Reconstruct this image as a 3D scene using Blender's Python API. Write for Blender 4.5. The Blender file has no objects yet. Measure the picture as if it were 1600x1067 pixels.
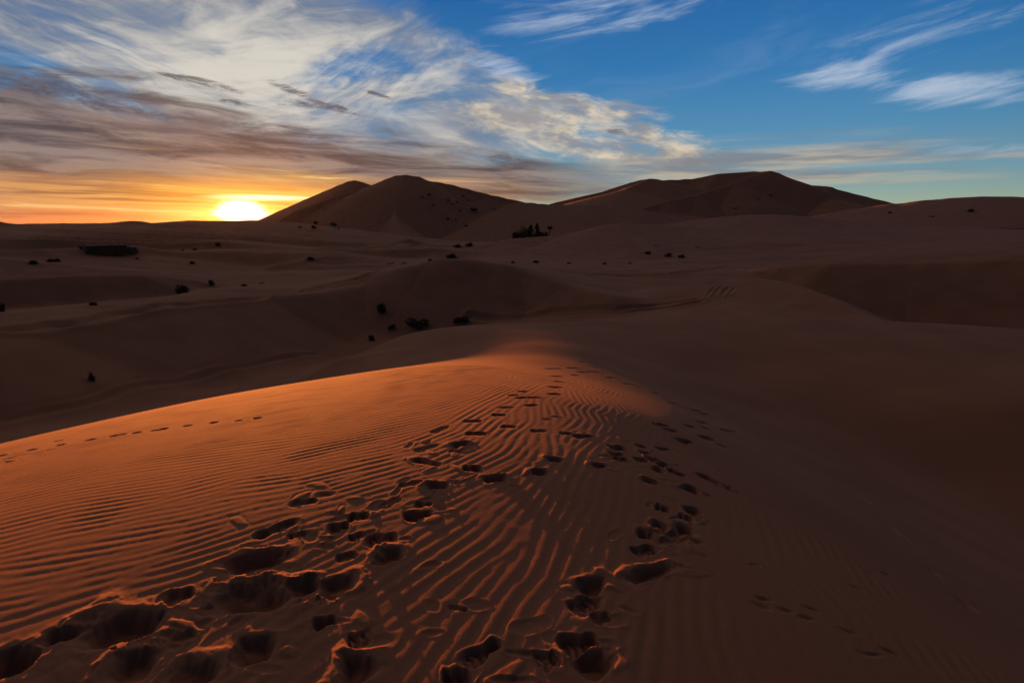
import bpy, math, random
import numpy as np
from mathutils import Vector

C = bpy.context.scene
COL = C.collection
R = math.radians

# ------------------------------------------------------------------ camera
F_PX, PITCH, EYE = 889.0, 11.85, 1.6          # focal length in photo pixels, tilt down, eye height
cam = bpy.data.cameras.new('camera')
cam.lens, cam.sensor_width = 20.0, 36.0
cam.clip_start, cam.clip_end = 0.05, 30000
cam_o = bpy.data.objects.new('camera', cam)
COL.objects.link(cam_o)
cam_o.location = (0, 0, EYE)
cam_o.rotation_euler = (R(90 - PITCH), 0, 0)
C.camera = cam_o

# ------------------------------------------------------------------ exposure, sun
EV = 1.5
C.view_settings.view_transform = 'Standard'
C.view_settings.look = 'None'
C.view_settings.gamma = 1.0
C.view_settings.use_curve_mapping = False
C.view_settings.exposure = EV
SUN_AZ, SUN_EL = -24.9, 0.845                    # degrees from straight ahead (+Y), above the horizon
sl = bpy.data.lights.new('sun', 'SUN')
sl.energy, sl.angle, sl.color = 2.8, R(0.34), (1.0, 0.29, 0.05)
so = bpy.data.objects.new('sun', sl)
COL.objects.link(so)
sdir = Vector((math.sin(R(SUN_AZ)) * math.cos(R(SUN_EL)), math.cos(R(SUN_AZ)) * math.cos(R(SUN_EL)), math.sin(R(SUN_EL))))
so.rotation_euler = sdir.to_track_quat('Z', 'Y').to_euler()
so.location = sdir * 50
C.cycles.use_denoising = True
C.cycles.max_bounces = 4
C.cycles.diffuse_bounces = 2


def ray(px, py):
    u, v = (px - 800) / F_PX, (533.5 - py) / F_PX
    cp, sp = math.cos(R(PITCH)), math.sin(R(PITCH))
    return u, cp + v * sp, -sp + v * cp


def azel(px, py):
    x, y, z = ray(px, py)
    return math.degrees(math.atan2(x, y)), math.degrees(math.atan2(z, math.hypot(x, y)))


# ------------------------------------------------------------------ sky (world nodes)
w = bpy.data.worlds.new('World')
C.world = w
w.use_nodes = True
NT = w.node_tree
NT.nodes.clear()


class S:
    """a float or colour socket with arithmetic"""
    def __init__(s, k): s.k = k

    def _m(a, op, b=None, c=None, clamp=False):
        n = NT.nodes.new('ShaderNodeMath'); n.operation = op; n.use_clamp = clamp
        for i, q in enumerate((a, b, c)):
            if q is None: continue
            if isinstance(q, S): NT.links.new(q.k, n.inputs[i])
            else: n.inputs[i].default_value = q
        return S(n.outputs[0])
    def __add__(a, b): return a._m('ADD', b)
    __radd__ = __add__
    def __mul__(a, b): return a._m('MULTIPLY', b)
    __rmul__ = __mul__
    def __sub__(a, b): return a._m('SUBTRACT', b)
    def __rsub__(a, b): return (a * -1.0) + b
    def __truediv__(a, b): return a._m('DIVIDE', b)
    def __pow__(a, b): return a._m('POWER', b)
    def __neg__(a): return a * -1.0
    def clamp(a): return a._m('ADD', 0.0, clamp=True)
    def abs(a): return a._m('ABSOLUTE')
    def sqrt(a): return a._m('SQRT')
    def exp(a): return a._m('EXPONENT')
    def max(a, b): return a._m('MAXIMUM', b)
    def min(a, b): return a._m('MINIMUM', b)


def step(x, a, b):                              # smoothstep a -> b
    n = NT.nodes.new('ShaderNodeMapRange'); n.interpolation_type = 'SMOOTHSTEP'
    if a > b:
        n.inputs[1].default_value, n.inputs[2].default_value, n.inputs[3].default_value, n.inputs[4].default_value = b, a, 1, 0
    else:
        n.inputs[1].default_value, n.inputs[2].default_value, n.inputs[3].default_value, n.inputs[4].default_value = a, b, 0, 1
    NT.links.new(x.k, n.inputs[0])
    return S(n.outputs[0])


def xyz(x, y, z=0.0):
    n = NT.nodes.new('ShaderNodeCombineXYZ')
    for i, q in enumerate((x, y, z)):
        if isinstance(q, S): NT.links.new(q.k, n.inputs[i])
        else: n.inputs[i].default_value = q
    return n.outputs[0]


def noise(vec, scale=1.0, detail=5.0, rough=0.55, dist=0.0, lac=2.0):
    n = NT.nodes.new('ShaderNodeTexNoise')
    n.inputs['Scale'].default_value = scale; n.inputs['Detail'].default_value = detail
    n.inputs['Roughness'].default_value = rough; n.inputs['Distortion'].default_value = dist
    n.inputs['Lacunarity'].default_value = lac
    NT.links.new(vec, n.inputs['Vector'])
    return S(n.outputs['Fac'])


def srgb(r, g, b):
    return tuple(((c / 255) / 12.92 if c <= 10 else ((c / 255 + .055) / 1.055) ** 2.4) for c in (r, g, b)) + (1.0,)


def mix(f, a, b):
    n = NT.nodes.new('ShaderNodeMix'); n.data_type = 'RGBA'
    if isinstance(f, S): NT.links.new(f.k, n.inputs[0])
    else: n.inputs[0].default_value = f
    for i, q in ((6, a), (7, b)):
        if isinstance(q, S): NT.links.new(q.k, n.inputs[i])
        else: n.inputs[i].default_value = q
    return S(n.outputs[2])


def cscale(c, f):                               # colour times factor
    n = NT.nodes.new('ShaderNodeVectorMath'); n.operation = 'SCALE'
    NT.links.new(c.k, n.inputs[0])
    if isinstance(f, S): NT.links.new(f.k, n.inputs['Scale'])
    else: n.inputs['Scale'].default_value = f
    return S(n.outputs[0])


def cadd(a, b):
    n = NT.nodes.new('ShaderNodeVectorMath'); n.operation = 'ADD'
    NT.links.new(a.k, n.inputs[0]); NT.links.new(b.k, n.inputs[1])
    return S(n.outputs[0])


def cmul(a, rgb):
    n = NT.nodes.new('ShaderNodeVectorMath'); n.operation = 'MULTIPLY'
    NT.links.new(a.k, n.inputs[0]); n.inputs[1].default_value = rgb[:3]
    return S(n.outputs[0])


def build_sky():
    tc = NT.nodes.new('ShaderNodeTexCoord')
    sp = NT.nodes.new('ShaderNodeSeparateXYZ'); NT.links.new(tc.outputs['Generated'], sp.inputs[0])
    x, y, z = (S(sp.outputs[i]) for i in range(3))
    DEG = 57.29578
    az = x._m('ARCTAN2', y) * DEG               # 0 straight ahead, positive to the right
    el = z._m('ARCSINE') * DEG
    # clear sky
    ns = NT.nodes.new('ShaderNodeTexSky'); ns.sky_type = 'NISHITA'; ns.sun_disc = False
    ns.sun_elevation, ns.sun_rotation = R(SUN_EL), R(SUN_AZ)
    ns.dust_density, ns.ozone_density, ns.air_density = 0.8, 3.0, 1.0
    hs = NT.nodes.new('ShaderNodeHueSaturation')
    hs.inputs['Saturation'].default_value = 1.5
    NT.links.new(ns.outputs[0], hs.inputs['Color'])
    nish = cscale(cmul(S(hs.outputs[0]), (0.50, 0.84, 1.12)), 0.21)
    rp = NT.nodes.new('ShaderNodeValToRGB')       # dusk air, horizon upwards
    stops = ((0, (178, 176, 146)), (2, (152, 172, 156)), (4.2, (116, 158, 174)), (8, (84, 141, 180)), (13, (54, 120, 176)), (20, (36, 98, 162)), (30, (28, 82, 142)))
    cr = rp.color_ramp
    while len(cr.elements) < len(stops): cr.elements.new(0.5)
    for e_, (d_, c_) in zip(cr.elements, stops):
        e_.position = d_ / 30; e_.color = srgb(*c_)
    NT.links.new((el * (1 / 30)).k, rp.inputs[0])
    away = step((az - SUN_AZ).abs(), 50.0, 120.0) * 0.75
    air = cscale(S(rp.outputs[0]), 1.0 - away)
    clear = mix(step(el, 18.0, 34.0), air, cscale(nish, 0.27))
    return az, el, clear, x, y, z


az, el, clear, x3, y3, z3 = build_sky()


def rotated(cx, cy, ang):                        # cloud coordinates (degrees) about a point, turned by ang
    a0, e0 = azel(cx, cy)
    u, v = az - a0, el - e0
    c, s = math.cos(R(ang)), math.sin(R(ang))
    return u * c + v * s, v * c - u * s


def blob(cx, cy, rx, ry, ang=0.0, inner=0.3):    # soft ellipse; radii in photo pixels
    u, v = rotated(cx, cy, ang)
    k = 57.3 / F_PX
    d = ((u * (1 / (rx * k))) ** 2.0 + (v * (1 / (ry * k))) ** 2.0).sqrt()
    return step(d, 1.0, inner)


daz = (az - SUN_AZ).abs()
warm = step(daz, 46.0, 4.0)                      # 1 in the sun's quarter of the sky
low = step(el, 9.0, 1.0)
col = clear

# general warp shared by the cloud layers
wn = noise(xyz(az * 0.06, el * 0.12), 1.0, 3.0, 0.5) - 0.5
wn2 = noise(xyz(az * 0.05, el * 0.16, 7.0), 1.0, 3.0, 0.5) - 0.5

# 1 high thin veil everywhere overhead, fading out low down
u, v = rotated(800, 60, 14)
veil_n = noise(xyz(u * 0.035 + wn * 1.2, v * 0.16 + wn2 * 1.2, 3.1), 1.0, 7.0, 0.6, 0.3)
veil = step(veil_n, 0.50, 0.80) * step(el, 6.0, 14.0) * 0.45
col = mix(veil, col, srgb(150, 172, 200))
# cloud band added above the frame on the sun's side to light shaded sand
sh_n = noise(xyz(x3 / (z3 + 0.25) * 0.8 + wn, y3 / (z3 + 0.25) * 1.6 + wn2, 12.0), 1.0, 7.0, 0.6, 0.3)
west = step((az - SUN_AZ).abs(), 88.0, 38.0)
fill_cloud = step(sh_n, 0.22, 0.52) * step(el, 20.0, 24.0) * step(el, 50.0, 34.0) * west
col = mix(fill_cloud, col, mix(sh_n, srgb(196, 176, 164), srgb(254, 238, 216)))

# 2 bright fan of cirrus, upper left
def streak(cx, cy, ang, fu_, fv_, seed, det=10.0, ro=0.60, dist=0.5):
    u_, v_ = rotated(cx, cy, ang)
    return noise(xyz(u_ * fu_ + wn * 1.5, v_ * fv_ + wn2 * 1.2, seed), 1.0, det, ro, dist)


s1 = streak(150, 90, -20, 0.090, 0.40, 1.7)
s2 = streak(450, 110, 10, 0.085, 0.36, 5.7)
s3 = streak(560, 120, 34, 0.20, 0.85, 9.3, 9.0, 0.66, 0.5)
puff_n = noise(xyz(az * 0.10 + wn * 1.5, el * 0.25 + wn2 * 1.5, 9.0), 1.0, 9.0, 0.64, 0.5)
mr = blob(520, 90, 330, 190, 0, 0.2)
mf = blob(560, 125, 160, 70, 12, 0.1)
sn = s1 * (1.0 - mr) + s2 * mr
sn = sn * (1.0 - mf * 0.7) + s3 * (mf * 0.7)
fan_mask = (blob(300, 90, 620, 210, -8, 0.35) + blob(640, 150, 300, 130, -12, 0.1) * 0.7 + blob(420, 190, 360, 80, -8, 0.0) * 0.6).clamp()
gap = (blob(70, 130, 150, 40, -14, 0.2) * 1.0 + blob(540, 105, 110, 34, 16, 0.1) * 0.75 + blob(620, 175, 90, 26, -5, 0.0) * 0.5 + blob(760, 50, 120, 70, 0, 0.0) * 0.5 + blob(690, 115, 190, 60, -10, 0.0) * 0.6).clamp()
fan = step(sn * 0.66 + puff_n * 0.34 + fan_mask * 0.34 - gap * 0.26, 0.55, 0.88) * step(fan_mask, 0.0, 0.35)
bright = (blob(450, 120, 330, 90, 3, 0.0) + blob(380, 170, 330, 60, -8, 0.0) * 0.7 + blob(170, 70, 90, 16, -16, 0.0) * 0.7).clamp()
lum = step(sn * 0.7 + puff_n * 0.3 + bright * 0.11, 0.42, 0.70)
fan_c = mix(lum, srgb(116, 127, 146), srgb(218, 212, 198))
fan_c = mix(step(el, 8.5, 5.0) * 0.6, fan_c, srgb(214, 190, 160))
col = mix(fan * 0.95, col, fan_c)

# 3 cream patches right of centre
cu, cv = rotated(880, 200, -8)
cr_n = noise(xyz(cu * 0.17 + wn * 2.0, cv * 0.62 + wn2 * 2.0, 4.4), 1.0, 9.0, 0.66, 0.6)
cr_mask = (blob(890, 195, 260, 70, -10, 0.1) + blob(780, 105, 130, 34, -14, 0.0) * 0.8 + blob(1010, 232, 190, 40, -4, 0.0) * 0.7).clamp()
cream = step(cr_n + cr_mask * 0.30, 0.56, 0.86) * step(cr_mask, 0.0, 0.3)
cr_sh = noise(xyz(cu * 0.22, cv * 0.6, 8.8), 1.0, 6.0, 0.6)
cr_c = mix(step(cr_sh, 0.40, 0.62), srgb(150, 148, 150), srgb(226, 208, 180))
col = mix(cream * 0.92, col, cr_c)

# 4 right-hand wisps
ru, rv = rotated(1470, 120, 12)
wi_n = noise(xyz(ru * 0.10 + wn * 1.2, rv * 0.75 + wn2 * 1.4 + ru * 0.05, 2.2), 1.0, 8.0, 0.62, 0.3)
wi_mask = (blob(1490, 140, 130, 32, -6, 0.1) + blob(1310, 118, 90, 20, 4, 0.1) * 0.8 + blob(1440, 55, 230, 50, 14, 0.0) * 0.55
           + blob(960, 14, 300, 46, 6, 0.0) * 0.75 + blob(790, 108, 110, 26, -14, 0.0) * 0.8 + blob(1560, 235, 260, 22, 0, 0.0) * 0.5).clamp()
wisp = step(wi_n + wi_mask * 0.36, 0.58, 0.98) * step(wi_mask, 0.0, 0.3)
col = mix(wisp * 0.8, col, srgb(188, 200, 218))

# 5 low hazy bands on the right
hb_n = noise(xyz(az * 0.045 + wn, el * 0.85, 5.5), 1.0, 7.0, 0.6, 0.2)
hb_mask = (blob(1180, 262, 560, 60, 0, 0.1) + blob(900, 300, 260, 20, 0, 0.0) * 0.8).clamp()
hb = step(hb_n + hb_mask * 0.28, 0.52, 0.80) * hb_mask
hb_c = mix(step(noise(xyz(az * 0.09, el * 1.0, 1.0), 1.0, 4.0, 0.5), 0.42, 0.62), srgb(134, 128, 130), srgb(196, 176, 148))
col = mix(hb * 0.8, col, hb_c)

# 6 dark bank on the left, tapering to the right
a0, e0 = azel(0, 222); a1, e1 = azel(900, 284)
slope = (e1 - e0) / (a1 - a0)
bu = (az - a0) * (1.0 / (a1 - a0))              # 0 at the left edge, 1 at the tip
bc = (el - e0) - (az - a0) * slope
hw = (1.0 - bu).max(0.0) * 4.0 + 1.5
bk_n = noise(xyz(az * 0.085 + el * 0.10 + wn * 1.5, (el - az * slope) * 0.62 + wn2 * 1.6, 6.0), 1.0, 10.0, 0.66, 0.5)
bq = bc / hw
bank = step(bq.abs() + (bk_n - 0.5) * 2.6, 1.25, 0.55) * step(bu, 1.15, 0.85) * step(bu, -0.9, -0.25)
bk_t = noise(xyz(az * 0.10 + wn, (el - az * slope) * 0.95 + wn2, 2.5), 1.0, 9.0, 0.64, 0.4)
bank_c = mix(step(bk_t, 0.36, 0.64), srgb(74, 64, 66), srgb(144, 126, 118))
bank_c = mix(step(bq, -0.1, -1.1) * step(daz, 24.0, 4.0) * 0.8, bank_c, srgb(190, 122, 62))
bank_c = mix(step(bq, 0.2, 0.9) * 0.45, bank_c, srgb(78, 70, 78))
col = mix(bank * 0.93, col, bank_c)

# 7 glow and streaks under the bank
st_n = noise(xyz(az * 0.050 + wn * 0.8, el * 1.15 + az * 0.020 + wn2 * 1.1, 8.1), 1.0, 8.0, 0.60, 0.25)
st_mask = step(el + (st_n - 0.5) * 4.0, 5.0, 2.2) * step(daz + (st_n - 0.5) * 20.0, 32.0, 12.0)
glow_c = mix(step(daz, 15.0, 1.0), srgb(222, 158, 92), srgb(255, 196, 80))
glow_c = mix(step(el, 1.8, 0.2) * step(daz, 2.0, 8.0), glow_c, srgb(214, 112, 52))
col = mix(st_mask * 0.88, col, glow_c)
st = step(st_n, 0.47, 0.60) * st_mask
st_c = mix(step(daz, 12.0, 2.0), srgb(132, 84, 60), srgb(206, 118, 40))
col = mix(st * 0.85, col, st_c)
br = step(st_n, 0.43, 0.33) * step(el, 6.5, 3.0) * step(daz, 34.0, 10.0)
col = mix(br * 0.8, col, srgb(252, 214, 136))

# 9 the sun's own glare through thin cloud
e_sun = el - SUN_EL
g2 = ((az - SUN_AZ) ** 2.0 + (e_sun * 1.7) ** 2.0).sqrt()
aur = (-(g2 * g2) * 0.030).exp() * 0.34 + (-(g2 * g2) * 0.20).exp() * 0.9
col = cadd(col, cmul(S(xyz(aur, aur, aur)), (1.0, 0.50, 0.09)))
core = step(g2 + (st_n - 0.5) * 3.0, 2.5, 0.9)
band = blob(410, 309, 95, 5.5, 0, 0.0) * 0.5
core = core + band
col = cadd(col, cmul(S(xyz(core, core, core)), (3.0, 2.6, 1.6)))

# 8 small dark flakes
fl_mask = (blob(330, 132, 80, 12, -9, 0.0) + blob(365, 160, 60, 9, -10, 0.0) + blob(505, 167, 125, 15, -4, 0.0)
           + blob(450, 138, 55, 10, -14, 0.0) + blob(590, 148, 45, 6, -14, 0.0) + blob(120, 152, 210, 16, -9, 0.0) + blob(280, 122, 50, 8, -8, 0.0) * 0.7
           + blob(150, 205, 260, 16, -8, 0.0) * 0.7 + blob(880, 205, 70, 14, -5, 0.0) * 0.6 + blob(960, 205, 60, 12, -5, 0.0) * 0.6).clamp()
fl_n = noise(xyz(az * 0.42 + wn * 2.0, el * 1.9 + az * 0.10 + wn2 * 3.0, 3.3), 1.0, 10.0, 0.72, 0.6)
fl = step(fl_n + fl_mask * 0.30, 0.62, 0.86) * step(fl_mask, 0.0, 0.4)
col = mix(fl * 0.8, col, srgb(88, 80, 86))

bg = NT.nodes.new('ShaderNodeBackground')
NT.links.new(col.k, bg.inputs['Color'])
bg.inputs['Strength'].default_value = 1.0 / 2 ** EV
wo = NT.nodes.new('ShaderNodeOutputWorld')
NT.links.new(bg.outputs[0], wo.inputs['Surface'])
w.cycles.sampling_method = 'MANUAL'
w.cycles.sample_map_resolution = 1024

# ------------------------------------------------------------------ materials


def sand_material(name, base, dark, grain):
    m = bpy.data.materials.new(name); m.use_nodes = True
    t = m.node_tree; b = t.nodes['Principled BSDF']
    b.inputs['Roughness'].default_value = 0.95
    b.inputs['Specular IOR Level'].default_value = 0.12
    geo = t.nodes.new('ShaderNodeNewGeometry')
    n1 = t.nodes.new('ShaderNodeTexNoise'); n1.inputs['Scale'].default_value = 0.35; n1.inputs['Detail'].default_value = 6
    n2 = t.nodes.new('ShaderNodeTexNoise'); n2.inputs['Scale'].default_value = 60; n2.inputs['Detail'].default_value = 4
    add = t.nodes.new('ShaderNodeMath'); add.operation = 'MULTIPLY_ADD'; add.inputs[1].default_value = 0.45
    rp = t.nodes.new('ShaderNodeValToRGB')
    rp.color_ramp.elements[0].position = 0.5; rp.color_ramp.elements[0].color = dark + (1,)
    rp.color_ramp.elements[1].position = 0.95; rp.color_ramp.elements[1].color = base + (1,)
    for n in (n1, n2): t.links.new(geo.outputs['Position'], n.inputs['Vector'])
    t.links.new(n2.outputs['Fac'], add.inputs[0]); t.links.new(n1.outputs['Fac'], add.inputs[2])
    t.links.new(add.outputs[0], rp.inputs[0]); t.links.new(rp.outputs[0], b.inputs['Base Color'])
    if grain:
        n3 = t.nodes.new('ShaderNodeTexNoise'); n3.inputs['Scale'].default_value = 220; n3.inputs['Detail'].default_value = 3
        t.links.new(geo.outputs['Position'], n3.inputs['Vector'])
        bp = t.nodes.new('ShaderNodeBump'); bp.inputs['Strength'].default_value = 0.30; bp.inputs['Distance'].default_value = 0.004
        t.links.new(n3.outputs['Fac'], bp.inputs['Height']); t.links.new(bp.outputs[0], b.inputs['Normal'])
    return m


SAND = sand_material('sand', (0.42, 0.155, 0.078), (0.32, 0.116, 0.058), True)
DUNE = sand_material('dune sand', (0.42, 0.155, 0.082), (0.32, 0.116, 0.060), False)


def plain(name, rgb, rough=0.9):
    m = bpy.data.materials.new(name); m.use_nodes = True
    t = m.node_tree; b = t.nodes['Principled BSDF']
    b.inputs['Roughness'].default_value = rough; b.inputs['Specular IOR Level'].default_value = 0.2
    n = t.nodes.new('ShaderNodeTexNoise'); n.inputs['Scale'].default_value = 5.0
    oi = t.nodes.new('ShaderNodeTexCoord'); t.links.new(oi.outputs['Object'], n.inputs['Vector'])
    rp = t.nodes.new('ShaderNodeValToRGB')
    rp.color_ramp.elements[0].position = 0.3; rp.color_ramp.elements[0].color = tuple(c * 0.6 for c in rgb) + (1,)
    rp.color_ramp.elements[1].position = 0.7; rp.color_ramp.elements[1].color = tuple(rgb) + (1,)
    t.links.new(n.outputs['Fac'], rp.inputs[0]); t.links.new(rp.outputs[0], b.inputs['Base Color'])
    return m


GRASS = plain('dry grass', (0.12, 0.090, 0.048))
LEAF = plain('tamarisk leaves', (0.040, 0.050, 0.022))
BARK = plain('bark', (0.06, 0.045, 0.03))
CLOTH_DARK = plain('dark camel hair cloth', (0.075, 0.048, 0.036))
CLOTH_BLUE = plain('blue cloth', (0.085, 0.085, 0.13))

# ------------------------------------------------------------------ terrain mathematics


def smooth(a, b, t):
    t = np.clip((t - a) / (b - a), 0, 1)
    return t * t * (3 - 2 * t)


def smax(a, b, k):                               # smooth maximum, blend width k
    h = np.clip(0.5 + 0.5 * (a - b) / k, 0, 1)
    return b + (a - b) * h + k * h * (1 - h)


_rng = np.random.default_rng(7)
_PERM = _rng.random((256, 256))


def vnoise(x, y, s=0):                           # smooth value noise in -1..1
    x = x + 37.2 * s; y = y - 17.9 * s
    xi, yi = np.floor(x).astype(int), np.floor(y).astype(int)
    fx, fy = x - xi, y - yi
    fx = fx ** 3 * (fx * (fx * 6 - 15) + 10); fy = fy ** 3 * (fy * (fy * 6 - 15) + 10)
    g = lambda i, j: _PERM[(xi + i) & 255, (yi + j) & 255]
    return 2 * ((g(0, 0) * (1 - fx) + g(1, 0) * fx) * (1 - fy) + (g(0, 1) * (1 - fx) + g(1, 1) * fx) * fy) - 1


def fbm(x, y, n=4, s=0):
    o = 0; a = 1.0
    for i in range(n):
        o = o + a * vnoise(x * 2 ** i, y * 2 ** i, s + i); a *= 0.5
    return o


def tps(px, py, val, smoothing=0.0):
    n = len(px)
    d2 = (px[:, None] - px) ** 2 + (py[:, None] - py) ** 2
    K = np.where(d2 > 0, 0.5 * d2 * np.log(d2 + 1e-12), 0) + smoothing * np.eye(n)
    P = np.c_[np.ones(n), px, py]
    A = np.block([[K, P], [P.T, np.zeros((3, 3))]])
    sol = np.linalg.solve(A, np.r_[val, 0, 0, 0])
    wgt, a = sol[:n], sol[n:]

    def ev(x, y):
        o = a[0] + a[1] * x + a[2] * y
        for i in range(n):
            q = (x - px[i]) ** 2 + (y - py[i]) ** 2
            o = o + wgt[i] * 0.5 * q * np.log(q + 1e-12)
        return o
    return ev


def P3(px, py, D):                               # photo pixel + ground distance -> world point
    x, y, z = ray(px, py); h = math.hypot(x, y)
    return x / h * D, y / h * D, EYE + z / h * D


def signed_polyline(x, y, pts):
    """distance to a polyline, side (+ = left of its direction) and parameter"""
    best = np.full(x.shape, 1e18); side = np.zeros(x.shape); par = np.zeros(x.shape)
    for i in range(len(pts) - 1):
        ax, ay = pts[i][:2]; bx, by = pts[i + 1][:2]
        dx, dy = bx - ax, by - ay; L2 = dx * dx + dy * dy
        t = ((x - ax) * dx + (y - ay) * dy) / L2
        tc = np.clip(t, -1e3 if i == 0 else 0, 1e3 if i == len(pts) - 2 else 1)
        d2 = (x - ax - dx * tc) ** 2 + (y - ay - dy * tc) ** 2
        k = d2 < best
        best = np.where(k, d2, best)
        side = np.where(k, np.sign(dx * (y - ay) - dy * (x - ax)), side)
        par = np.where(k, i + np.clip(t, -1, 2 if i == len(pts) - 2 else 1), par)
    return np.sqrt(best), side, par


def ridge(x, y, pts, s_near, s_far, rnd=1.0, concave=0.0):
    """height of a dune whose crest is the polyline pts (xyz); near side faces the camera"""
    best = np.full(x.shape, -1e9)
    for i in range(len(pts) - 1):
        a, b = pts[i], pts[i + 1]
        dx, dy = b[0] - a[0], b[1] - a[1]; L2 = dx * dx + dy * dy
        t = np.clip(((x - a[0]) * dx + (y - a[1]) * dy) / L2, 0, 1)
        cx, cy = a[0] + dx * t, a[1] + dy * t
        d = np.hypot(x - cx, y - cy)
        # which side of the crest: near side = towards the camera
        f = (dx * (y - a[1]) - dy * (x - a[0])) / math.sqrt(L2) / (d + 1e-9) * np.sign(dx * (0 - a[1]) - dy * (0 - a[0]))
        sl = (s_near + s_far) / 2 + (s_near - s_far) / 2 * np.clip(f, -1, 1)
        dd = np.sqrt(d * d + rnd * rnd) - rnd
        if concave: dd = dd * (1 - concave * (1 - np.exp(-dd / (40.0 if rnd > 2 else 8.0))))
        best = np.maximum(best, a[2] + (b[2] - a[2]) * t - sl * dd)
    return best


# -- near dune ------------------------------------------------------
BRINK = [P3(-260, 752, 8.4), P3(-120, 722, 8.7), P3(0, 693, 9.0), P3(100, 670, 9.3), P3(200, 648, 9.8), P3(290, 629, 10.4), P3(380, 612, 11.0),
         P3(470, 598, 12.0), P3(560, 585, 13.2), P3(640, 572, 15.0), P3(705, 561, 17.0), P3(760, 552, 19.0)]
BRINK_FOLD = [0.42, 0.42, 0.42, 0.42, 0.42, 0.42, 0.40, 0.38, 0.34, 0.26, 0.12, 0.0]
SHOULDER = [P3(420, 590, 22.5), P3(500, 571, 22.5), P3(560, 555, 22.8), P3(600, 538, 23.2), P3(640, 522, 24), P3(690, 513, 24.6), P3(740, 508, 25.4), P3(860, 504, 27.5),
            P3(1000, 501, 30), P3(1150, 499, 32), P3(1280, 500, 33)]
_near = [(0, 0, 0), (-1.5, 0, 0.0), (1.5, 0, -.12), (0, -4, .1), (-5, -4, .0), (5, -4, -.9), (-5, 0, -.02), (5, 0, -1.2),
         (0.15, 1.7, 0), (-1.2, 2.6, 0), (.35, 2.3, -.02), (.5, 4.0, -.10), (.75, 6, -.33), (.9, 9.5, -1.00), (.85, 13, -1.56), (.5, 17, -2.07), (0, 21, -2.45),
         (1.2, 2.0, -.12), (2.2, 2.0, -.42), (2.4, 4.5, -.72), (4.0, 3.0, -1.25), (5.2, 5.5, -2.2), (4.0, 9, -1.95), (3.4, 14, -2.4), (9, 9, -4.0), (8, 15, -3.9), (13, 13, -4.6), (6.5, 20, -3.6),
         (12, 4, -4.3), (20, 8, -5.0)]
for b_ in BRINK[:10]:
    rb = math.hypot(b_[0], b_[1])
    for r_ in (3.0, 4.2, 5.6, 7.2, 9.2):
        if r_ < rb - 1.2:
            _near.append((b_[0] * r_ / rb, b_[1] * r_ / rb, b_[2] * ((r_ - 2.95) / (rb - 2.95)) ** 1.62))
_near += BRINK[:-1] + SHOULDER
_near += [P3(700, 540, 20.5), P3(600, 556, 20), P3(1300, 560, 25), P3(1500, 600, 23), P3(1600, 640, 21)]
_na = np.array(_near)
NEAR = tps(_na[:, 0], _na[:, 1], _na[:, 2], 0.02)


def near_height(x, y):
    z = NEAR(x, y)
    r = np.hypot(x, y)
    d, s, p = signed_polyline(x, y, BRINK)
    out = np.where(s > 0, d, -d)                  # beyond the brink
    fold = np.interp(p, np.arange(len(BRINK)), BRINK_FOLD)
    z = z - fold * (np.sqrt(np.maximum(out, 0) ** 2 + .03 ** 2) - .03) * smooth(-1.2, 0.2, p + 1.0)
    d2, s2, p2 = signed_polyline(x, y, SHOULDER)
    o2 = np.where(s2 > 0, d2, -d2)
    z = z - 0.30 * (np.sqrt(np.maximum(o2, 0) ** 2 + .6 ** 2) - .6)
    z = z - 0.01 * np.maximum(r - 34, 0) ** 1.7
    return z


# -- valley floor and middle distance (tan of elevation over azimuth x log distance)
_fl = []


def fp(*pts): _fl.extend(pts)


fp((0, 655, 31), (120, 632, 33), (250, 606, 36), (390, 574, 40), (500, 556, 44), (560, 545, 46), (-200, 690, 29), (640, 520, 51), (740, 503, 53), (900, 488, 54), (1050, 478, 55), (1180, 478, 52), (1300, 500, 44), (1440, 550, 38), (1600, 610, 34))
fp((0, 500, 57), (200, 470, 64), (330, 452, 74), (420, 445, 82))
fp((0, 488, 71), (120, 480, 72), (250, 468, 75), (0, 425, 108), (250, 418, 112), (0, 400, 148), (200, 398, 150), (0, 380, 200), (200, 380, 200), (0, 364, 250), (200, 364, 250), (0, 351, 300), (200, 351, 300), (400, 352, 300))
fp((400, 420, 112), (400, 395, 150), (400, 378, 200), (560, 420, 100), (620, 418, 100), (560, 402, 140), (680, 408, 105), (700, 400, 125), (480, 410, 120), (560, 390, 180), (700, 390, 190), (560, 384, 240), (460, 378, 240), (660, 386, 240), (760, 382, 250), (520, 376, 290), (620, 380, 300), (720, 378, 300))
fp((850, 425, 84), (980, 436, 76), (1100, 425, 80), (1000, 414, 96), (900, 402, 112), (1100, 402, 108), (1300, 395, 118), (1000, 380, 128), (1150, 375, 140), (1300, 375, 140), (1450, 392, 115), (1600, 392, 112), (1450, 378, 140), (1600, 376, 140), (1400, 360, 175), (1550, 360, 175), (1300, 356, 175))
fp((880, 375, 190), (760, 385, 190), (1000, 366, 215), (1150, 352, 250), (1300, 350, 250))
fp((1350, 510, 66), (1450, 530, 65), (1550, 540, 63), (1650, 550, 62), (1280, 470, 68))
_th, _lr, _ev = [], [], []
for a in _fl:
    x_, y_, z_ = P3(*a)
    _th.append(math.atan2(x_, y_)); _lr.append(math.log(a[2])); _ev.append((z_ - EYE) / a[2])
for th in np.radians(np.arange(-60, 61, 15)):    # hidden ends
    for r_, z_ in ((1.0, -4.0), (6, -4.5), (14, -5.0), (360, -3.0 if th < -.38 else -15.0), (450, -6 if th < -.38 else -17.0), (900, -20), (4000, -60)):
        _th.append(th); _lr.append(math.log(r_)); _ev.append((z_ - EYE) / r_ if r_ > 5 else -1.0)
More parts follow.
